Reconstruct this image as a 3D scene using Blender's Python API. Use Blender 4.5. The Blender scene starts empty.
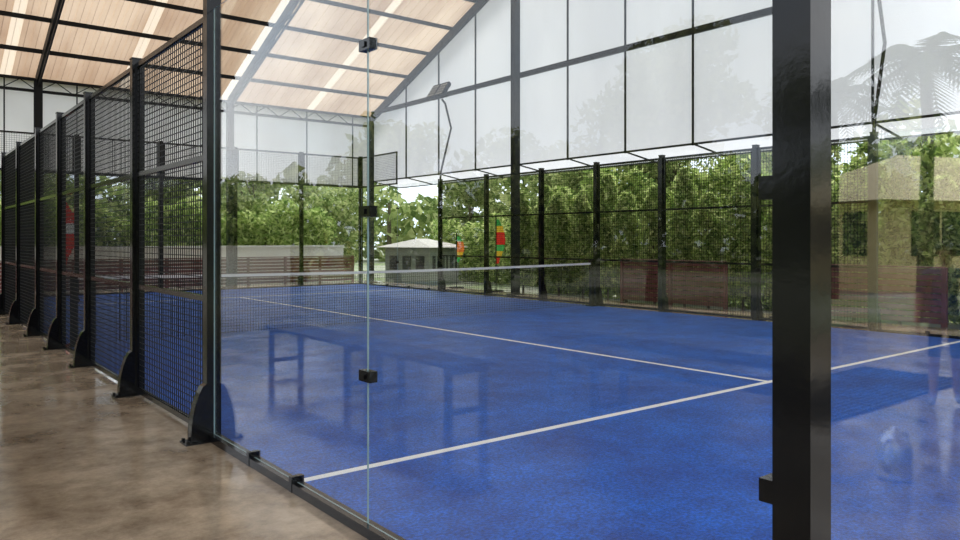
import bpy, math, random
import numpy as np
from mathutils import Vector, Matrix
random.seed(7); rng=np.random.default_rng(11)
S=bpy.context.scene
COL=S.collection
try:
    S.view_settings.view_transform='Standard'
    S.view_settings.look='None'
except Exception: pass

# ------------------------------------------------------------ materials
def newmat(name):
    m=bpy.data.materials.new(name); m.use_nodes=True
    nt=m.node_tree; nt.nodes.clear()
    out=nt.nodes.new('ShaderNodeOutputMaterial')
    return m,nt,out
def N(nt,t,**k):
    n=nt.nodes.new(t)
    for a,b in k.items(): setattr(n,a,b)
    return n
def princ(name,col,rough=.5,metal=0,noise=None,bump=0,bscale=50,spec=.5,coord='Object'):
    m,nt,out=newmat(name)
    p=N(nt,'ShaderNodeBsdfPrincipled')
    p.inputs['Base Color'].default_value=(*col,1); p.inputs['Roughness'].default_value=rough
    p.inputs['Metallic'].default_value=metal; p.inputs['Specular IOR Level'].default_value=spec
    nt.links.new(p.outputs[0],out.inputs[0])
    tc=N(nt,'ShaderNodeTexCoord')
    if noise:
        sc,c2,lo,hi=noise
        t=N(nt,'ShaderNodeTexNoise'); t.inputs['Scale'].default_value=sc; t.inputs['Detail'].default_value=6
        nt.links.new(tc.outputs[coord],t.inputs['Vector'])
        r=N(nt,'ShaderNodeValToRGB'); r.color_ramp.elements[0].position=lo; r.color_ramp.elements[1].position=hi
        r.color_ramp.elements[0].color=(*col,1); r.color_ramp.elements[1].color=(*c2,1)
        nt.links.new(t.outputs[0],r.inputs[0]); nt.links.new(r.outputs[0],p.inputs['Base Color'])
    if bump:
        t=N(nt,'ShaderNodeTexNoise'); t.inputs['Scale'].default_value=bscale; t.inputs['Detail'].default_value=4
        nt.links.new(tc.outputs[coord],t.inputs['Vector'])
        b=N(nt,'ShaderNodeBump'); b.inputs['Strength'].default_value=bump; b.inputs['Distance'].default_value=.01
        nt.links.new(t.outputs[0],b.inputs['Height']); nt.links.new(b.outputs[0],p.inputs['Normal'])
    return m
STEEL=princ('black_steel',(.005,.005,.006),.12,.0,bump=.04,bscale=30,spec=.3)
STEELM=princ('black_wire',(.004,.005,.006),.5,spec=.2)
STRUCT=princ('dark_structural_steel',(.012,.014,.016),.5,spec=.2)
WHITE=princ('line_white',(.88,.89,.90),.7)
RED=princ('redwood_slat',(.17,.045,.038),.6,noise=(6,(.10,.03,.027),.35,.7))
BARK=princ('bark',(.09,.06,.04),.9,noise=(12,(.04,.028,.02),.4,.6),bump=.6,bscale=40)
BENCHM=princ('bench_paint',(.006,.007,.010),.5,spec=.2)

def leafmat(name,c1,c2,c3,tf=.45):
    m,nt,out=newmat(name)
    g=N(nt,'ShaderNodeNewGeometry')
    r=N(nt,'ShaderNodeValToRGB'); e=r.color_ramp.elements
    e[0].position=0;e[0].color=(*c1,1);e[1].position=1;e[1].color=(*c3,1)
    x=e.new(.45); x.color=(*c2,1)
    nt.links.new(g.outputs['Random Per Island'],r.inputs[0])
    d=N(nt,'ShaderNodeBsdfDiffuse'); t=N(nt,'ShaderNodeBsdfTranslucent')
    mx=N(nt,'ShaderNodeMixShader'); mx.inputs[0].default_value=tf
    nt.links.new(r.outputs[0],d.inputs[0]); nt.links.new(r.outputs[0],t.inputs[0])
    nt.links.new(d.outputs[0],mx.inputs[1]); nt.links.new(t.outputs[0],mx.inputs[2])
    nt.links.new(mx.outputs[0],out.inputs[0]); return m
LEAF=leafmat('leaf_hedge',(.06,.12,.03),(.34,.46,.12),(.80,.84,.38),.5)
LEAF2=leafmat('leaf_tree',(.07,.11,.03),(.26,.34,.11),(.62,.64,.30))
PALML=leafmat('leaf_palm',(.03,.05,.03),(.05,.07,.04),(.08,.11,.05),.15)

def transmat(name,col,fac,nsc=None,col2=None,stretch=(1,1,1)):
    m,nt,out=newmat(name)
    d=N(nt,'ShaderNodeBsdfDiffuse'); t=N(nt,'ShaderNodeBsdfTranslucent')
    mx=N(nt,'ShaderNodeMixShader'); mx.inputs[0].default_value=fac
    d.inputs[0].default_value=(*col,1); t.inputs[0].default_value=(*col,1)
    if nsc:
        tc=N(nt,'ShaderNodeTexCoord'); mp=N(nt,'ShaderNodeMapping'); mp.inputs['Scale'].default_value=stretch
        no=N(nt,'ShaderNodeTexNoise'); no.inputs['Scale'].default_value=nsc; no.inputs['Detail'].default_value=5
        r=N(nt,'ShaderNodeValToRGB'); r.color_ramp.elements[0].position=.35; r.color_ramp.elements[1].position=.65
        r.color_ramp.elements[0].color=(*col,1); r.color_ramp.elements[1].color=(*col2,1)
        nt.links.new(tc.outputs['Object'],mp.inputs[0]); nt.links.new(mp.outputs[0],no.inputs['Vector'])
        nt.links.new(no.outputs[0],r.inputs[0])
        nt.links.new(r.outputs[0],d.inputs[0]); nt.links.new(r.outputs[0],t.inputs[0])
    nt.links.new(d.outputs[0],mx.inputs[1]); nt.links.new(t.outputs[0],mx.inputs[2])
    nt.links.new(mx.outputs[0],out.inputs[0]); return m
FABRIC=transmat('white_tarpaulin',(.62,.62,.645),.58,.5,(.72,.72,.74),(1,1,.4))
ROOFM=transmat('beige_roof_sheet',(.35,.235,.155),.5,.5,(.56,.43,.31),(1.6,.3,1))
ROOFW=transmat('clear_roof_sheet',(.68,.57,.44),.5)

def glassmat():
    m,nt,out=newmat('clear_glass')
    tr=N(nt,'ShaderNodeBsdfTransparent'); tr.inputs[0].default_value=(.97,.985,.985,1)
    gl=N(nt,'ShaderNodeBsdfGlossy'); gl.inputs['Roughness'].default_value=0.0; gl.inputs[0].default_value=(1,1,1,1)
    lw=N(nt,'ShaderNodeLayerWeight'); lw.inputs[0].default_value=.5
    pw=N(nt,'ShaderNodeMath',operation='POWER'); pw.inputs[1].default_value=5
    ma=N(nt,'ShaderNodeMath',operation='MULTIPLY_ADD'); ma.inputs[1].default_value=.95; ma.inputs[2].default_value=.026
    mx=N(nt,'ShaderNodeMixShader')
    nt.links.new(lw.outputs['Facing'],pw.inputs[0]); nt.links.new(pw.outputs[0],ma.inputs[0])
    nt.links.new(ma.outputs[0],mx.inputs[0]); nt.links.new(tr.outputs[0],mx.inputs[1]); nt.links.new(gl.outputs[0],mx.inputs[2])
    nt.links.new(mx.outputs[0],out.inputs[0]); return m
GLASS=glassmat()
GEDGE=princ('glass_edge',(.30,.42,.44),.2)

# ------------------------------------------------------------ mesh builder
class B:
    def __init__(s): s.v=[];s.f=[];s.m=[]
    def add(s,vs,fs,mi=0):
        o=len(s.v); s.v+= [tuple(x) for x in vs]
        for f in fs: s.f.append(tuple(o+i for i in f)); s.m.append(mi)
    def box(s,a,b,mi=0):
        x0,y0,z0=a;x1,y1,z1=b
        s.add([(x0,y0,z0),(x1,y0,z0),(x1,y1,z0),(x0,y1,z0),(x0,y0,z1),(x1,y0,z1),(x1,y1,z1),(x0,y1,z1)],
              [(0,3,2,1),(4,5,6,7),(0,1,5,4),(1,2,6,5),(2,3,7,6),(3,0,4,7)],mi)
    def beam(s,p,q,w,h,mi=0,up=(0,0,1)):
        p=Vector(p);q=Vector(q);d=(q-p).normalized();u=Vector(up)
        if abs(d.dot(u))>.98: u=Vector((1,0,0))
        r=d.cross(u).normalized()*w/2; u2=r.cross(d).normalized()*h/2
        vs=[p-r-u2,p+r-u2,p+r+u2,p-r+u2,q-r-u2,q+r-u2,q+r+u2,q-r+u2]
        s.add(vs,[(0,3,2,1),(4,5,6,7),(0,1,5,4),(1,2,6,5),(2,3,7,6),(3,0,4,7)],mi)
    def tube(s,pts,rad,n=8,mi=0,caps=True):
        pts=[Vector(p) for p in pts]
        if not hasattr(rad,'__len__'): rad=[rad]*len(pts)
        vs=[];fs=[]
        ref=Vector((0.31,.17,.93)).normalized()
        for i,p in enumerate(pts):
            d=(pts[min(i+1,len(pts)-1)]-pts[max(i-1,0)]).normalized()
            if abs(d.dot(ref))>.97: rr=Vector((1,0,0))
            else: rr=ref
            a=d.cross(rr).normalized(); b=d.cross(a).normalized()
            for k in range(n):
                t=2*math.pi*k/n; vs.append(p+(a*math.cos(t)+b*math.sin(t))*rad[i])
        for i in range(len(pts)-1):
            for k in range(n):
                fs.append((i*n+k,i*n+(k+1)%n,(i+1)*n+(k+1)%n,(i+1)*n+k))
        if caps: fs.append(tuple(range(n-1,-1,-1))); fs.append(tuple((len(pts)-1)*n+k for k in range(n)))
        s.add(vs,fs,mi)
    def lathe(s,prof,c=(0,0,0),n=24,mi=0):
        vs=[];fs=[]
        for r,z in prof:
            for k in range(n):
                t=2*math.pi*k/n; vs.append((c[0]+r*math.cos(t),c[1]+r*math.sin(t),c[2]+z))
        for i in range(len(prof)-1):
            for k in range(n): fs.append((i*n+k,i*n+(k+1)%n,(i+1)*n+(k+1)%n,(i+1)*n+k))
        s.add(vs,fs,mi)
    def leaves(s,c,l,w,mi=0,flat=0):
        n=len(c); a=rng.normal(size=(n,3)); a/=np.linalg.norm(a,axis=1)[:,None]
        b=rng.normal(size=(n,3)); b-= (b*a).sum(1)[:,None]*a; b/=np.linalg.norm(b,axis=1)[:,None]
        sz=rng.uniform(.6,1.3,(n,1)); a=a*l*sz; b=b*w*sz
        vs=np.stack([c-a,c+b,c+a,c-b],1).reshape(-1,3)
        o=len(s.v); s.v+=list(map(tuple,vs.tolist()))
        for i in range(n): s.f.append((o+4*i,o+4*i+1,o+4*i+2,o+4*i+3)); s.m.append(mi)
    def mesh(s,name,mats,smooth=False):
        me=bpy.data.meshes.new(name); me.from_pydata(s.v,[],s.f); 
        for m in mats: me.materials.append(m)
        me.polygons.foreach_set('material_index',s.m)
        if smooth: me.polygons.foreach_set('use_smooth',[True]*len(s.f))
        me.update(); return me
    def obj(s,name,mats,smooth=False,parent=None,loc=None):
        o=bpy.data.objects.new(name,s.mesh(name,mats,smooth)); COL.objects.link(o)
        if parent: o.parent=parent
        if loc: o.location=loc
        return o
def inst(name,me,loc,rz=0,sc=1):
    o=bpy.data.objects.new(name,me); COL.objects.link(o); o.location=loc; o.rotation_euler=(0,0,rz)
    o.scale=(sc,sc,sc) if not hasattr(sc,'__len__') else sc
    return o

# ------------------------------------------------------------ ground, floor, turf
m,nt,out=newmat('polished_concrete')
p=N(nt,'ShaderNodeBsdfPrincipled'); tc=N(nt,'ShaderNodeTexCoord'); p.inputs['Specular IOR Level'].default_value=.8
n1=N(nt,'ShaderNodeTexNoise'); n1.inputs['Scale'].default_value=1.4; n1.inputs['Detail'].default_value=14; n1.inputs['Roughness'].default_value=.78
r1=N(nt,'ShaderNodeValToRGB'); r1.color_ramp.elements[0].position=.38; r1.color_ramp.elements[1].position=.62
r1.color_ramp.elements[0].color=(.165,.122,.082,1); r1.color_ramp.elements[1].color=(.44,.36,.265,1)
r2=N(nt,'ShaderNodeValToRGB'); r2.color_ramp.elements[0].position=.35; r2.color_ramp.elements[1].position=.68; r2.color_ramp.elements[0].color=(.05,)*3+(1,); r2.color_ramp.elements[1].color=(.26,)*3+(1,)
n2=N(nt,'ShaderNodeTexNoise'); n2.inputs['Scale'].default_value=2.3; n2.inputs['Detail'].default_value=8
for n in (n1,n2): nt.links.new(tc.outputs['Object'],n.inputs['Vector'])
nt.links.new(n1.outputs[0],r1.inputs[0]); nt.links.new(r1.outputs[0],p.inputs['Base Color'])
nt.links.new(n2.outputs[0],r2.inputs[0]); nt.links.new(r2.outputs[0],p.inputs['Roughness'])
bp=N(nt,'ShaderNodeBump'); bp.inputs['Strength'].default_value=.08; bp.inputs['Distance'].default_value=.01
nt.links.new(n2.outputs[0],bp.inputs['Height']); nt.links.new(bp.outputs[0],p.inputs['Normal'])
nt.links.new(p.outputs[0],out.inputs[0]); CONC=m
b=B(); b.box((-8,-5,-.15),(11.4,22,0)); b.obj('floor',[CONC])
GR=princ('ground_paving',(.30,.29,.23),.9,noise=(.3,(.16,.20,.08),.4,.6))
b=B(); b.box((-90,-90,-.4),(110,110,-.16)); b.obj('ground',[GR])

m,nt,out=newmat('blue_turf')
p=N(nt,'ShaderNodeBsdfPrincipled'); tc=N(nt,'ShaderNodeTexCoord'); p.inputs['Roughness'].default_value=.48; p.inputs['Specular IOR Level'].default_value=.28
n1=N(nt,'ShaderNodeTexNoise'); n1.inputs['Scale'].default_value=1.3; n1.inputs['Detail'].default_value=12; n1.inputs['Roughness'].default_value=.8
r1=N(nt,'ShaderNodeValToRGB'); r1.color_ramp.elements[0].position=.38; r1.color_ramp.elements[1].position=.64
r1.color_ramp.elements[0].color=(.003,.070,.43,1); r1.color_ramp.elements[1].color=(.008,.165,.80,1)
n2=N(nt,'ShaderNodeTexNoise'); n2.inputs['Scale'].default_value=55; n2.inputs['Detail'].default_value=6; n2.inputs['Roughness'].default_value=.7
mx=N(nt,'ShaderNodeMixRGB',blend_type='MULTIPLY'); mx.inputs[0].default_value=.85
r2=N(nt,'ShaderNodeValToRGB'); r2.color_ramp.elements[0].position=.38; r2.color_ramp.elements[1].position=.62
r2.color_ramp.elements[0].color=(.35,)*3+(1,); r2.color_ramp.elements[1].color=(1.3,)*3+(1,)
for n in (n1,n2): nt.links.new(tc.outputs['Object'],n.inputs['Vector'])
nt.links.new(n1.outputs[0],r1.inputs[0]); nt.links.new(n2.outputs[0],r2.inputs[0])
nt.links.new(r1.outputs[0],mx.inputs[1]); nt.links.new(r2.outputs[0],mx.inputs[2]); nt.links.new(mx.outputs[0],p.inputs['Base Color'])
bp=N(nt,'ShaderNodeBump'); bp.inputs['Strength'].default_value=.7; bp.inputs['Distance'].default_value=.012
nt.links.new(n2.outputs[0],bp.inputs['Height']); nt.links.new(bp.outputs[0],p.inputs['Normal'])
nt.links.new(p.outputs[0],out.inputs[0]); TURF=m
b=B(); b.box((.037,.037,0),(9.963,19.963,.014)); turf=b.obj('padel_court_turf',[TURF])
b=B()
for y in (3.05,16.95): b.box((.038,y-.03,.014),(9.962,y+.03,.017))
b.box((4.94,3.08,.014),(5.0,16.92,.017))
b.obj('court_lines',[WHITE],parent=turf)

# ------------------------------------------------------------ court enclosure
SY=[4.32,6.3,8.3,10.0,11.7,13.7,15.68]
def post(x,y,h,out,w=.10,d=.08,corner=False,light=False):
    b=B(); hx=.05; hy=.05 if corner else .04
    b.box((-hx,-hy,0),(hx,hy,h))
    b.box((-.055,-hy-.005,h),(.055,hy+.005,h+.012))
    ox,oy=out
    if not corner:
        G=[(.155,0),(.155,.08),(.145,.18),(.125,.27),(.10,.34),(.075,.385),(.05,.40)]
        for off in (-.035,.035):
            prof=[(.05,0)]+G
            vs=[];k=len(prof)
            for t in (-.006,.006):
                for r,z in prof:
                    if ox: vs.append((ox*r,off+t,z))
                    else: vs.append((off+t,oy*r,z))
            fs=[tuple(range(k)),tuple(range(2*k-1,k-1,-1))]+[(i,(i+1)%k,k+(i+1)%k,k+i) for i in range(k)]
            b.add(vs,fs)
        for (r0,z0),(r1,z1) in zip(G[:-1],G[1:]):
            if ox: b.add([(ox*r0,-.035,z0),(ox*r0,.035,z0),(ox*r1,.035,z1),(ox*r1,-.035,z1)],[(0,1,2,3)])
            else: b.add([(-.035,oy*r0,z0),(.035,oy*r0,z0),(.035,oy*r1,z1),(-.035,oy*r1,z1)],[(0,1,2,3)])
        if ox:
            xa,xb=sorted((ox*.0,ox*.20)); b.box((xa,-.07,0),(xb,.07,.012))
            for yy in (-.055,.055): b.box((ox*.18-.01,yy-.01,.012),(ox*.18+.01,yy+.01,.028))
        else:
            ya,yb=sorted((0,oy*.20)); b.box((-.07,ya,0),(.07,yb,.012))
    b.obj('fence_post',[STEEL],loc=(x,y,0))
for y in SY:
    post(0,y,3.14 if abs(y-4.32)<.01 else 3.02,(-1,0)); post(10,y,3.02,(1,0))
for x,y in ((0,0),(10,0),(0,20),(10,20)): post(x,y,4.0,(0,0),corner=True)
for x in (2,4,6,8): post(x,20,4.0,(0,1)); 

def glass(p,q,z0,z1):
    p=Vector((*p,0));q=Vector((*q,0)); d=(q-p).normalized(); n=Vector((-d.y,d.x,0))*.004
    b=B(); Z0=Vector((0,0,z0));Z1=Vector((0,0,z1))
    vs=[p-n+Z0,q-n+Z0,q+n+Z0,p+n+Z0,p-n+Z1,q-n+Z1,q+n+Z1,p+n+Z1]
    b.add(vs,[(0,1,5,4),(2,3,7,6)],0); b.add(vs,[(1,2,6,5),(3,0,4,7),(4,5,6,7),(0,3,2,1)],1)
    b.obj('glass_panel',[GLASS,GEDGE])
def clip(b,x,y,z,ax):
    if ax=='y': b.box((x-.022,y-.05,z-.026),(x+.022,y+.05,z+.026)); b.box((x-.03,y-.015,z-.012),(x+.03,y+.015,z+.012))
    else: b.box((x-.05,y-.022,z-.026),(x+.05,y+.022,z+.026))
CL=(.75,1.53,2.32)
for X in (0,10):
    for (a,c) in ((.055,2.158),(2.162,4.275),(15.725,17.838),(17.842,19.945)):
        glass((X,a),(X,c),.051,3.0)
    for a,c in ((.051,4.27),(15.73,19.949)):
        b=B(); b.box((X-.035,a,0.001),(X+.035,c,.05)); 
        for y in (a+.5,a+1.1,a+1.55,a+2.9,a+3.52) if a<1 else (a+.5,a+1.5,a+2.7,a+3.6):
            b.box((X-.038,y-.018,.0),(X+.038,y+.018,.085))
        yy=2.16 if a<1 else 17.84
        for z in CL: clip(b,X,yy,z,'y')
        for z in CL:
            if a<1: b.box((X-.03,.051,z-.03),(X+.03,.10,z+.03))
            else: b.box((X-.03,19.90,z-.03),(X+.03,19.949,z+.03))
        b.obj('glass_clamp_rail',[STEEL])
for Y in (0,20):
    xs=[.055,1.95,2.05,3.95,4.05,5.95,6.05,7.95,8.05,9.945] if Y else [.055,1.998,2.002,3.998,4.002,5.998,6.002,7.998,8.002,9.945]
    for i in range(0,10,2): glass((xs[i],Y),(xs[i+1],Y),.051,3.0)
    b=B(); b.box((.051,Y-.035,.001),(9.949,Y+.035,.05))
    for x in (2,4,6,8):
        for z in CL: clip(b,x,Y,z,'x')
    b.obj('glass_clamp_rail',[STEEL])

def meshpanel(p,q,z0,z1,rails,name='mesh_fence_panel',pitch=.05,wr=.0025,fr=.018):
    b=B(); p=Vector((*p,0));q=Vector((*q,0));L=(q-p).length;d=(q-p)/L;n=Vector((-d.y,d.x,0))
    for z in rails: b.beam(p+Vector((0,0,z)),q+Vector((0,0,z)),.04,.04)
    for t in (fr,L-fr): 
        c=p+d*t; b.beam(c+Vector((0,0,z0)),c+Vector((0,0,z1)),fr*2,fr*2)
    k=int(L/pitch)
    for i in range(1,k):
        c=p+d*(L*i/k); vs=[];
        for z in (z0,z1):
            for sx,sy in ((-1,-1),(1,-1),(1,1),(-1,1)): vs.append(c+d*sx*wr+n*sy*wr+Vector((0,0,z)))
        b.add(vs,[(0,1,5,4),(1,2,6,5),(2,3,7,6),(3,0,4,7)],1)
    k=int((z1-z0)/pitch)
    for i in range(1,k):
        z=z0+(z1-z0)*i/k; vs=[]
        for c in (p,q):
            for sx,sy in ((-1,-1),(1,-1),(1,1),(-1,1)): vs.append(c+n*sx*wr+Vector((0,0,z+sy*wr)))
        b.add(vs,[(0,1,5,4),(1,2,6,5),(2,3,7,6),(3,0,4,7)],1)
    b.obj(name,[STEEL,STEELM])
for X in (0,10):
    for a,c in zip(SY[:-1],SY[1:]):
        meshpanel((X,a+.045),(X,c-.045),.03,2.98,(.05,.98,1.98,2.96),wr=.003 if X==0 else .0025)
    meshpanel((X,.06),(X,2.14),3.02,3.98,(3.04,3.96)); meshpanel((X,17.86),(X,19.94),3.02,3.98,(3.04,3.96))
for Y in (0,20):
    for x in (0,2,4,6,8): meshpanel((x+.06,Y),(x+1.94,Y),3.02,3.98,(3.04,3.96))

# net
b=B()
for X in (.15,9.85):
    b.box((X-.04,9.96,.015),(X+.04,10.04,.95)); b.box((X-.08,9.9,.015),(X+.08,10.1,.04)); b.tube([(X,9.88,.62),(X,9.97,.62)],.05,12)
    b.tube([(X,9.87,.62),(X,9.87,.75)],.01,6)
    b.box((X-.05,9.95,.93),(X+.05,10.05,.965))
def nz(x): return .92-.04*math.sin(math.pi*(x-.19)/9.62)
k=40
for i in range(k):
    x0=.19+9.62*i/k;x1=.19+9.62*(i+1)/k
    b.beam((x0,10,nz(x0)-.02),(x1,10,nz(x1)-.02),.012,.042,1)
for x in np.arange(.2,9.8,.042): b.box((x-.002,9.998,.03),(x+.002,10.002,nz(x)-.04),2)
for z in np.arange(.05,.88,.042): b.box((.19,9.998,z-.002),(9.81,10.002,z+.002),2)
b.obj('padel_net',[STEEL,WHITE,STEELM])

# ------------------------------------------------------------ building structure
def rz(y): return 5.62+.414*(20.8-y) if y>10 else 5.62+.414*(y+.8)
X0,X1=-6.0,11.35
def roofmesh(ya,yb,name):
    b=B(); x=X0;i=0
    while x<X1:
        mi=1 if (i%11 in (4,)) else 0
        prof=[(x,0),(x+.10,0),(x+.125,.03),(x+.225,.03),(x+.25,0)]
        for (xa,za),(xb,zb) in zip(prof[:-1],prof[1:]):
            b.add([(xa,ya,rz(ya)+za+.1),(xb,ya,rz(ya)+zb+.1),(xb,yb,rz(yb)+zb+.1),(xa,yb,rz(yb)+za+.1)],[(0,1,2,3)],mi)
        x+=.25;i+=1
    return b.obj(name,[ROOFM,ROOFW])
roofmesh(10.0,21.5,'roof'); roofmesh(-1.5,9.999,'roof')
b=B()
for y in list(np.arange(10.6,21.4,1.18))+[21.3]:
    b.beam((X0,y,rz(y)+.03),(X1,y,rz(y)+.03),.05,.1); 
for y in list(np.arange(9.4,-1.4,-1.18)): b.beam((X0,y,rz(y)+.03),(X1,y,rz(y)+.03),.05,.1)
b.obj('roof_purlins',[STRUCT])
for x in (11.0,6.2,1.3,-3.6):
    b=B()
    for ya,yb in ((10,21),(10,-1)):
        b.beam((x,ya,rz(ya)-.1),(x,yb,rz(yb)-.1),.10,.22)
        if x<10:
            b.beam((x,ya,rz(ya)-.5),(x,yb,rz(yb)-.32),.04,.05)
            ys=np.linspace(ya,yb,13)
            for i in range(12):
                za=rz(ys[i])-.2; zb=rz(ys[i+1])-(.5-.18*(i+1)/12)
                if i%2: za,zb=rz(ys[i])-(.5-.18*i/12),rz(ys[i+1])-.2
                b.beam((x,ys[i],za),(x,ys[i+1],zb),.025,.025)
    b.obj('roof_rafter',[STRUCT])
for x,y in ((11,21),(6.2,21),(1.3,21),(-3.6,21),(11,13.7),(11,6.4),(11,-1),(-3.6,-1)):
    b=B(); h=rz(y)-.1; b.box((-.09,-.08,0),(.09,-.065,h)); b.box((-.09,.065,0),(.09,.08,h)); b.box((-.07,-.065,0),(.07,.065,h)); b.box((-.16,-.16,0),(.16,.16,.02))
    b.obj('steel_column',[STRUCT],loc=(x-.1 if x==11 else x,y-.06,0))
# gable fabric wall
ST=[21.0,18.96,17.2,15.45,13.7,11.88,10.1,8.33,6.56,4.8,3.0,1.25,-.8]
b=B()
def wav(y,z): return 11.06+.012*math.sin(y*3.1+z*2.3)
for ya,yb in zip(ST[:-1],ST[1:]):
    ks=6
    for i in range(ks):
        y0=ya+(yb-ya)*i/ks;y1=ya+(yb-ya)*(i+1)/ks
        for (za0,za1,zb0,zb1) in ((3.33,3.33,5.6,5.6),(5.6,5.6,rz(y0)+.08,rz(y1)+.08)):
            if zb0>za0: b.add([(wav(y0,za0),y0,za0),(wav(y1,za1),y1,za1),(wav(y1,zb1),y1,zb1),(wav(y0,zb0),y0,zb0)],[(0,1,2,3)])
b.add([(11.06,-.8,3.34),(12.05,-.8,3.19),(12.05,21,3.19),(11.06,21,3.34)],[(0,1,2,3)])
for y in ST: 
    b.beam((11.02,y,3.3),(11.02,y,rz(y)),.035,.035,1)
    b.beam((11.05,y,3.33),(12.05,y,3.17),.03,.03,1)
b.beam((11.0,-.8,5.6),(11.0,21,5.6),.06,.13,1); b.beam((11.02,-.8,3.33),(11.02,21,3.33),.035,.04,1)
b.beam((12.05,-.8,3.17),(12.05,21,3.17),.03,.03,1)
b.obj('wall_right',[FABRIC,STRUCT])
# back fabric wall
FAB2=transmat('aged_tarpaulin',(.62,.60,.58),.6,.6,(.76,.75,.74),(1,1,.5))
b=B(); b.add([(X0,21.1,3.15),(11,21.1,3.15),(11,21.1,5.45),(X0,21.1,5.45)],[(0,1,2,3)])
for x in np.arange(-5.9,11,1.62): b.beam((x,21.06,3.1),(x,21.06,5.5),.03,.03,1)
for z in (3.15,5.45): b.beam((X0,21.05,z),(11,21.05,z),.04,.06,1)
b.beam((X0,20.95,5.15),(11,20.95,5.15),.06,.07,1)
for x in np.arange(-5.9,10,.8): b.beam((x,20.95,5.15),(x+.4,20.95,5.42),.02,.02,1); b.beam((x+.4,20.95,5.42),(x+.8,20.95,5.15),.02,.02,1)
b.obj('wall_back',[FAB2,STRUCT])
# low slatted walls
def redwall(p,q,h=.88,gap=None):
    b=B(); p=Vector((*p,0));q=Vector((*q,0));L=(q-p).length;d=(q-p)/L
    z=.04
    while z<h-.05:
        b.beam(p+Vector((0,0,z+.045)),q+Vector((0,0,z+.045)),.025,.082); z+=.1
    k=max(2,int(L/1.2)+1)
    for i in range(k): c=p+d*(L*i/(k-1)); b.beam(c,c+Vector((0,0,h)),.07,.07)
    b.beam(p+Vector((0,0,h)),q+Vector((0,0,h)),.09,.03)
    b.obj('slatted_garden_wall',[RED])
redwall((-5,21.6),(10.6,21.6),.86)
for a,c in ((10.6,7.9),(5.8,3.9),(1.5,-1)): redwall((11.5,c),(11.5,a),.95)

# floodlights
LENS=princ('led_lens',(.6,.6,.55),.15)
def flood(x,y,s):
    e=B()
    e.tube([(0,0,2.95),(s*.02,0,3.15),(s*.36,0,4.35),(s*.16,0,5.0),(s*.05,0,5.1)],.028,8)
    e.beam((0,-.36,5.13),(0,.36,5.13),.04,.04)
    for yy in (-.19,.19):
        R=Matrix.Rotation(s*math.radians(35),3,'Y')
        c=Vector((-s*.06,yy,5.32))
        def rb(a,bb,mi=0):
            v=[]
            for z in (a[2],bb[2]):
                for xx,yv in ((a[0],a[1]),(bb[0],a[1]),(bb[0],bb[1]),(a[0],bb[1])): v.append(c+R@Vector((xx,yv,z)))
            e.add(v,[(0,3,2,1),(4,5,6,7),(0,1,5,4),(1,2,6,5),(2,3,7,6),(3,0,4,7)],mi)
        rb((-.04,-.17,-.22),(.04,.17,.22),2)
        for k in range(7): rb((s*.04-.03,-.16+k*.05,-.2),(s*.04+.03,-.15+k*.05,.2),2)
        for rr in range(4):
            for cc in range(3): rb((-s*.045-.004,-.13+cc*.1,-.19+rr*.10),(-s*.045+.004,-.08+cc*.1,-.145+rr*.10),1)
    e.obj('floodlight',[STEEL,LENS,STEELM],loc=(x,y,.09))
flood(10,15.68,1); flood(10,4.32,1)

# flags
FM=[transmat('flag_red',(.8,.04,.03),.4),transmat('flag_yellow',(.9,.6,.05),.4),transmat('flag_green',(.08,.5,.12),.4),transmat('flag_orange',(.9,.25,.05),.4),transmat('flag_white',(.85,.85,.85),.4)]
def flag(x,y,cols,zt,w=.3):
    b=B(); b.tube([(0,0,0),(0,0,zt+.1)],.012,8,0); b.box((-.15,-.15,0),(.15,.15,.03),0)
    n=len(cols); H=zt-.75
    for i in range(n):
        z1=zt-H*i/n; z0=zt-H*(i+1)/n
        f0=math.sin(math.pi*min(1,(i+.35)/n))**.6; f1=math.sin(math.pi*min(1,(i+1.2)/n if i<n-1 else .95))**.6
        for k in range(5):
            t0=k/5;t1=(k+1)/5
            b.add([(w*t0*f0,-w*.7*t0*f0+.03*math.sin(7*t0),z1),(w*t1*f0,-w*.7*t1*f0+.03*math.sin(7*t1),z1),(w*t1*f1,-w*.7*t1*f1+.03*math.sin(7*t1+1),z0),(w*t0*f1,-w*.7*t0*f1+.03*math.sin(7*t0+1),z0)],[(0,1,2,3)],1+cols[i])
    b.obj('feather_flag',[STEEL]+FM,loc=(x,y,0))
flag(11.3,16.7,[2,3,3,1,2],1.5,.2); flag(11.3,14.9,[2,1,0,0,2,1,0],1.95,.22)
flag(1.75,20.6,[0,0,4,0,0,0],2.35,.34)

# ------------------------------------------------------------ greenery
def shrub(h,r,n,seed):
    b=B(); b.tube([(0,0,0),(.03,.02,h*.5),(0,0,h*.95)],[.035,.025,.008],6,0)
    zs=rng.uniform(.08,1,n)**.9; rad=r*(np.sin(np.pi*np.clip(zs*.93+.06,0,1))**.45)*np.sqrt(rng.uniform(.1,1,n))
    th=rng.uniform(0,2*np.pi,n); bl=1+.25*np.sin(th*3+zs*14+seed)
    c=np.stack([rad*bl*np.cos(th),rad*bl*np.sin(th),zs*h],1)
    b.leaves(c,.075,.03,1)
    return b.mesh('shrub',[BARK,LEAF])
shr=[shrub(3.05,.34,4800,1),shrub(3.25,.31,4800,2),shrub(2.8,.38,4800,3)]
y=15.2;i=0
while y>-2.6:
    inst('columnar_shrub',shr[i%3],(12.55+.12*math.sin(i*2.1),y,-.16),i*1.3,random.uniform(.92,1.04)); y-=.78; i+=1
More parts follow.
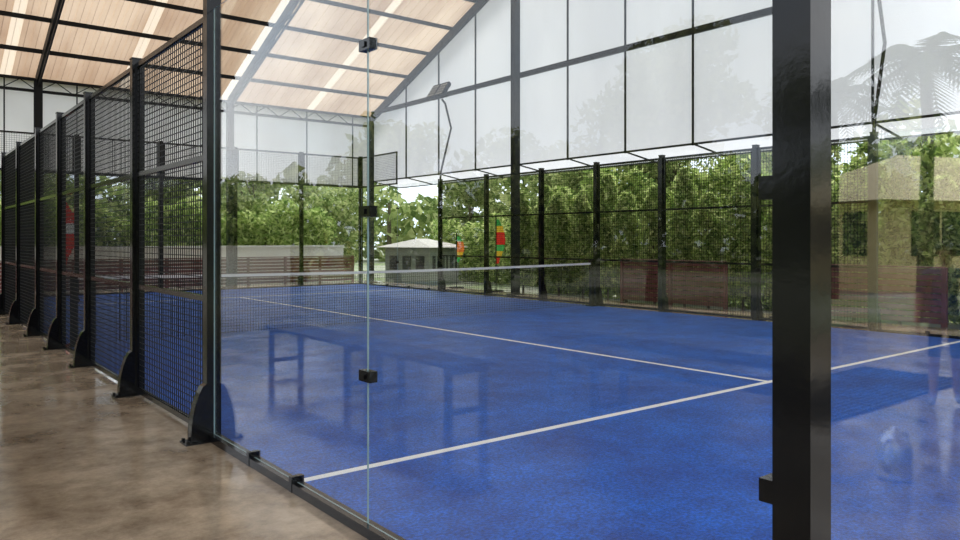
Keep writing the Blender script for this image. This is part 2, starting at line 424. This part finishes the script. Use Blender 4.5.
def hedge(p,q,h,t,n,ls=.11):
    b=B(); p=np.array(p);q=np.array(q); d=(q-p); L=np.linalg.norm(d); d=d/L; nn=np.array([-d[1],d[0]])
    u=rng.uniform(0,1,n); s=rng.uniform(-1,1,n); z=rng.uniform(0,1,n)
    hh=h*(1+.10*np.sin(u*L*1.7)+.07*np.sin(u*L*4.3+1))
    off=t*s*(.7+.3*np.sin(u*L*2.9+z*5))
    xy=p+np.outer(u*L,d)+np.outer(off,nn)
    b.leaves(np.stack([xy[:,0],xy[:,1],z*hh-.16],1),ls,ls*.42,1)
    for k in range(int(L/1.0)):
        c=p+d*(k+.5); b.tube([(c[0],c[1],-.16),(c[0],c[1],h*.8)],[.05,.02],5,0)
    b.obj('hedge',[BARK,LEAF])
hedge((13.75,-2.8),(13.75,15.5),3.2,.4,36000)
hedge((15.6,15.5),(15.6,24),2.2,.5,10000)
hedge((-10,23.9),(11,23.9),2.6,.45,34000)
def tree(h,R,n,seed,zlow=.35):
    b=B(); rnd=random.Random(seed)
    b.tube([(0,0,0),(.1,.05,h*.25),(-.05,.1,h*.5),(0,0,h*.8)],[.16,.12,.09,.03],8,0)
    cs=[]
    for k in range(16):
        a=rnd.uniform(0,6.28); z=h*rnd.uniform(zlow,.95); rr=R*rnd.uniform(.25,.85)
        c=(rr*math.cos(a),rr*math.sin(a),z); cs.append(c)
        b.tube([(0,0,z*.7),(c[0]*.5,c[1]*.5,z*.88),c],[.05,.03,.01],5,0)
    per=n//16
    P=[]
    for c in cs:
        g=rng.normal(size=(per,3)); g/=np.linalg.norm(g,axis=1)[:,None]; g*= (rng.uniform(0,1,(per,1))**.4)*R*.42*rnd.uniform(.7,1.2)
        g[:,2]*=.8; P.append(g+np.array(c))
    b.leaves(np.concatenate(P),.14,.06,1)
    return b.mesh('tree',[BARK,LEAF2])
tr=[tree(5.5,2.3,9000,1,.2),tree(6.5,2.6,9000,2,.3),tree(4.6,2.2,9000,3,.15)]
pos=[(19,19),(18.5,14.5),(17.5,10.5),(18.3,6.5),(17.5,2.5),(18,-2),(22,23),(23,14),(13,28),(9.5,27.5),(6,26.8),(2.5,27.5),(-1,27),(-4.5,28),(-8,26.5),(19,26)]
for i,(x,yy) in enumerate(pos):
    inst('garden_tree',tr[i%3],(x,yy,-.16),i*1.7,random.uniform(.75,.95))
b=B(); n=46000
th=rng.uniform(0,2*np.pi,n); R=rng.uniform(40,46,n)+3*np.sin(th*13)
hh=6.3+1.3*np.sin(th*17)+.9*np.sin(th*41+2)+.5*np.sin(th*97)
z=rng.uniform(0,1,n)*hh-.2
b.leaves(np.stack([5+R*np.cos(th),8+R*np.sin(th),z],1),.42,.22,1)
for k in range(60):
    a=k*2*math.pi/60; b.tube([(5+43*math.cos(a),8+43*math.sin(a),-.2),(5+43*math.cos(a),8+43*math.sin(a),4)],[.25,.1],6,0)
b.obj('distant_tree_line',[BARK,LEAF2])
# pavilions beyond
PW=princ('pavilion_wall',(.78,.77,.73),.8); PR=princ('pavilion_roof',(.42,.38,.33),.7); PD=princ('dark_window',(.03,.035,.04),.1)
PW2=princ('ochre_wall',(.80,.64,.34),.8); PR2=princ('ochre_roof',(.62,.52,.32),.7)
SHW=princ('shed_wall',(.20,.22,.18),.8)
def house(name,x,y,w,d,h,rzz,mw=None,mr=None,rh=1.1,o=.6):
    b=B(); b.box((-w/2,-d/2,0),(w/2,d/2,h),0)
    a=[(-w/2-o,-d/2-o,h),(w/2+o,-d/2-o,h),(w/2+o,d/2+o,h),(-w/2-o,d/2+o,h),(-w*.2,0,h+rh),(w*.2,0,h+rh)]
    b.add(a,[(0,1,5,4),(1,2,5),(2,3,4,5),(3,0,4),(0,3,2,1)],1)
    ww=w*.1; z0=h*.4; z1=h-.3
    for k in (-1,0,1):
        for sg in (-1,1):
            ya,yb=sorted((sg*d/2,sg*(d/2+.03))); b.box((k*w*.3-ww,ya,z0),(k*w*.3+ww,yb,z1),2)
            ya,yb=sorted((sg*d/2,sg*(d/2+.05))); b.box((k*w*.3-.03,ya,z0),(k*w*.3+.03,yb,z1),0)
        b.box((-w/2-.03,k*d*.3-d*.09,z0),(-w/2,k*d*.3+d*.09,z1),2)
    o=b.obj(name,[mw or PW,mr or PR,PD],loc=(x,y,-.16)); o.rotation_euler=(0,0,rzz)
house('garden_shed',13.4,21.6,1.7,2.0,1.3,.3,SHW,PR,rh=.3,o=.25)
house('garden_pavilion',27,-9.5,11,5,2.7,.35,PW2,PR2,1.7)
b=B(); b.box((-9,23.0,-.16),(11,23.15,1.15)); b.box((-9,22.96,1.15),(11,23.19,1.21)); b.obj('boundary_wall',[PW])

def palm(x,y,h):
    b=B(); b.tube([(0,0,0),(.08,0,h*.4),(.05,.05,h*.75),(0,0,h)],[.17,.13,.11,.10],10,0)
    for k in range(18):
        a=k*2.4; L=2.0; el=.9-.07*k
        pts=[]
        for t in np.linspace(0,1,9):
            rr=L*t; z=h+rr*math.sin(el)*.9-1.25*t*t*1.1
            pts.append(Vector((rr*math.cos(el)*math.cos(a),rr*math.cos(el)*math.sin(a),z)))
        b.tube(pts,[.025-.018*i/8 for i in range(9)],5,1)
        side=Vector((-math.sin(a),math.cos(a),0))
        for i in range(1,9):
            for f in (0,.33,.66):
                p=pts[i-1].lerp(pts[i],f); d=(pts[i]-pts[i-1]).normalized()
                ll=.55*math.sin(math.pi*min(.97,(i+f)/9.3+.06))
                for sg in (-1,1):
                    tip=p+side*sg*ll*.8+d*ll*.5+Vector((0,0,-ll*.35)); w=d*.04
                    b.add([p-w,p+w,tip],[(0,1,2)],1)
    b.obj('palm_tree',[BARK,PALML],loc=(x,y,-.16))
palm(13.8,-5.1,5.0); palm(18,-9,5.4)
for i,(x,yy) in enumerate([(37,-8),(15,-15),(-4,-22),(5,-20),(-14,-4),(-13,1),(-14,6),(-13,11),(-14,16),(-12,21)]): inst('garden_tree',tr[i%3],(x,yy,-.16),i*2.2,.8 if x>0 else .95)  # trees out of view, added to darken the reflections in the glass

# ------------------------------------------------------------ benches (seen mirrored in the side glass)
def bench(x,y,L,w=.40,h=.48):
    b=B()
    for k in range(5): b.box((-w/2+k*w/5+.008,-L/2,h-.03),(-w/2+(k+1)*w/5-.008,L/2,h))
    for s in (-1,1):
        yy=s*(L/2-.12)
        b.box((-w/2+.01,yy-.025,0),(-w/2+.06,yy+.025,h-.03)); b.box((w/2-.06,yy-.025,0),(w/2-.01,yy+.025,h-.03))
        b.box((-w/2+.01,yy-.025,h-.08),(w/2-.01,yy+.025,h-.03)); b.box((-w/2+.01,yy-.02,.10),(w/2-.01,yy+.02,.14))
    b.box((-.02,-L/2+.12,h-.07),(.02,L/2-.12,h-.035))
    b.obj('slatted_bench',[BENCHM],loc=(x,y,0))
bench(-1.6,5.85,1.9); bench(-1.62,4.1,1.4); bench(-2.6,1.9,2.4); bench(-3.5,3.2,2.6)

# kettle
b=B(); prof=[(0,0),(.095,0),(.10,.02),(.095,.12),(.085,.2),(.065,.24),(.05,.25),(.05,.265),(.02,.28),(.015,.30),(0,.305)]
b.lathe(prof,n=28); b.tube([(.085,0,.10),(.15,0,.16),(.18,0,.24)],[.024,.015,.012],10); b.tube([(-.07,0,.235),(-.15,0,.22),(-.16,0,.1),(-.09,0,.05)],.011,8)
KM=princ('kettle_metal',(.8,.81,.83),.35,1)
b.obj('kettle',[KM],smooth=True,loc=(2.85,-.99,0))
# floor grating outside the back glass
b=B()
for k in range(16): b.box((3.7,-2.9+k*.065,.001),(6.6,-2.9+k*.065+.03,.02))
for x in (3.7,4.66,5.62,6.56): b.box((x,-2.92,.0),(x+.04,-1.88,.018))
b.obj('floor_grating',[BENCHM])

# ------------------------------------------------------------ person (mirrored in the back glass)
def person(x,y,rot,H):
    s=H/1.75
    J={'pel':((0,0,.95),.125,.09),'sp':((0,0,1.12),.12,.085),'ch':((0,0,1.31),.15,.10),'ub':((0,0,1.42),.10,.075),'nk':((0,.005,1.50),.05,.05),'h0':((0,.02,1.57),.062,.07),'h1':((0,.02,1.65),.075,.09),'h2':((0,.01,1.71),.055,.065)}
    E=[('pel','sp'),('sp','ch'),('ch','ub'),('ub','nk'),('nk','h0'),('h0','h1'),('h1','h2')]
    for n,g,st in (('L',-1,.16),('R',1,-.12)):
        J['hip'+n]=((g*.09,0,.88),.088,.088);J['kn'+n]=((g*.10,.04+st*.5,.49),.056,.056);J['cf'+n]=((g*.105,st*.7-.02,.36),.053,.053);J['an'+n]=((g*.11,st-.03,.09),.036,.036);J['to'+n]=((g*.13,st+.13,.04),.035,.03)
        J['sh'+n]=((g*.18,0,1.41),.055,.055);J['el'+n]=((g*.25,-.05,1.14),.042,.042);J['wr'+n]=((g*.26,.08,.92),.026,.026);J['pa'+n]=((g*.258,.12,.85),.034,.018)
        E+=[('pel','hip'+n),('hip'+n,'kn'+n),('kn'+n,'cf'+n),('cf'+n,'an'+n),('an'+n,'to'+n),('ub','sh'+n),('sh'+n,'el'+n),('el'+n,'wr'+n),('wr'+n,'pa'+n)]
    names=list(J); me=bpy.data.meshes.new('sk'); me.from_pydata([J[n][0] for n in names],[(names.index(a),names.index(c)) for a,c in E],[])
    o=bpy.data.objects.new('sk',me); COL.objects.link(o)
    md=o.modifiers.new('s','SKIN'); md.use_smooth_shade=True
    sv=me.skin_vertices[0].data
    for i,n in enumerate(names): sv[i].radius=(J[n][1],J[n][2]); sv[i].use_root=(n=='pel')
    o.modifiers.new('ss','SUBSURF').levels=2
    dg=bpy.context.evaluated_depsgraph_get(); em=bpy.data.meshes.new_from_object(o.evaluated_get(dg)); bpy.data.objects.remove(o)
    SK=princ('skin',(.36,.20,.13),.5); SH=princ('navy_shirt',(.015,.028,.08),.8); PT=princ('dark_shorts',(.02,.022,.03),.8); SO=princ('shoes',(.3,.3,.3),.6); HR=princ('hair',(.012,.01,.01),.6); EY=princ('eye_dark',(.01,.01,.01),.2)
    em.materials.clear()
    for m in (SK,SH,PT,SO): em.materials.append(m)
    for p in em.polygons:
        c=p.center; a=abs(c.x)
        if c.z<.10: mi=3
        elif c.z<.52: mi=0
        elif c.z<.98 and a<.21: mi=2
        elif c.z<1.47 and (a<.19 or c.z>1.2): mi=1
        else: mi=0
        p.material_index=mi; p.use_smooth=True
    root=bpy.data.objects.new('standing_person',None); COL.objects.link(root)
    body=bpy.data.objects.new('body',em); COL.objects.link(body); body.parent=root
    b=B()
    b.tube([(0,.095,1.66),(0,.125,1.635),(0,.10,1.625)],[.008,.014,.008],8,0)
    for g in (-1,1):
        b.tube([(g*.082,.0,1.61),(g*.09,-.005,1.645),(g*.082,0,1.675)],[.008,.016,.008],8,0)
        b.tube([(g*.03,.098,1.665),(g*.03,.104,1.665)],.011,8,3)
        b.tube([(g*.048,.098,1.685),(g*.015,.106,1.688)],.004,6,2)
        for k,(ln) in enumerate((.068,.078,.074,.058)):
            yb=.10+.018*(1.5-k)*-1; zb=.835
            b.tube([(g*.258,yb,zb),(g*.255,yb+.006,zb-ln*.45),(g*.246,yb+.012,zb-ln*.8),(g*.238,yb+.01,zb-ln)],[.009,.0085,.0075,.005],7,0)
        b.tube([(g*.25,.135,.875),(g*.24,.155,.85),(g*.236,.158,.815)],[.011,.009,.006],7,0)
    b.tube([(-.022,.102,1.60),(0,.108,1.598),(.022,.102,1.60)],[.003,.006,.003],6,1)
    b.obj('face_and_fingers',[SK,RED,HR,EY],smooth=True,parent=root)
    b=B(); vs=[];fs=[];n=20;mm=9
    for i in range(mm):
        ph=(math.pi*.62)*i/(mm-1)
        for k in range(n):
            t=2*math.pi*k/n; front=max(0,math.sin(t)); r=1+.04*math.sin(5*t+i)
            pz=min(ph,math.pi*(.62-.26*front))
            vs.append((.092*math.sin(pz)*math.cos(t)*r,.005+.108*math.sin(pz)*math.sin(t)*r,1.665+.105*math.cos(pz)))
    for i in range(mm-1):
        for k in range(n): fs.append((i*n+k,i*n+(k+1)%n,(i+1)*n+(k+1)%n,(i+1)*n+k))
    b.add(vs,fs); b.obj('hair',[HR],smooth=True,parent=root)
    root.location=(x,y,0.0); root.scale=(s,s,s); root.rotation_euler=(0,0,rot)
person(5.25,-1.6,math.radians(70),1.38)

# ------------------------------------------------------------ light and sky
w=bpy.data.worlds.new('sky'); S.world=w; w.use_nodes=True; nt=w.node_tree; nt.nodes.clear()
out=N(nt,'ShaderNodeOutputWorld'); bg=N(nt,'ShaderNodeBackground'); tc=N(nt,'ShaderNodeTexCoord')
no=N(nt,'ShaderNodeTexNoise'); no.inputs['Scale'].default_value=2.2; no.inputs['Detail'].default_value=6
mp=N(nt,'ShaderNodeMapping'); mp.inputs['Scale'].default_value=(1,1,3)
r=N(nt,'ShaderNodeValToRGB'); r.color_ramp.elements[0].position=.35; r.color_ramp.elements[1].position=.7
r.color_ramp.elements[0].color=(.72,.82,.95,1); r.color_ramp.elements[1].color=(1,1,1,1)
nt.links.new(tc.outputs['Generated'],mp.inputs[0]); nt.links.new(mp.outputs[0],no.inputs['Vector']); nt.links.new(no.outputs[0],r.inputs[0]); nt.links.new(r.outputs[0],bg.inputs[0])
bg.inputs[1].default_value=2.05; nt.links.new(bg.outputs[0],out.inputs[0])
l=bpy.data.lights.new('sun','SUN'); l.energy=4.0; l.angle=math.radians(14); l.color=(1,.96,.9)
o=bpy.data.objects.new('sun',l); COL.objects.link(o); o.rotation_euler=Vector((-.5,-.25,-1)).to_track_quat('-Z','Y').to_euler(); o.location=(20,15,30)

# ------------------------------------------------------------ camera
cam=bpy.data.cameras.new('camera'); co=bpy.data.objects.new('camera',cam); COL.objects.link(co)
co.location=(-1.814,-.993,1.395); co.rotation_euler=(math.pi/2,0,-math.asin(.62))
cam.sensor_width=36; cam.lens=758/960*36; cam.shift_y=-30/960; cam.clip_end=500; cam.clip_start=.05
S.camera=co
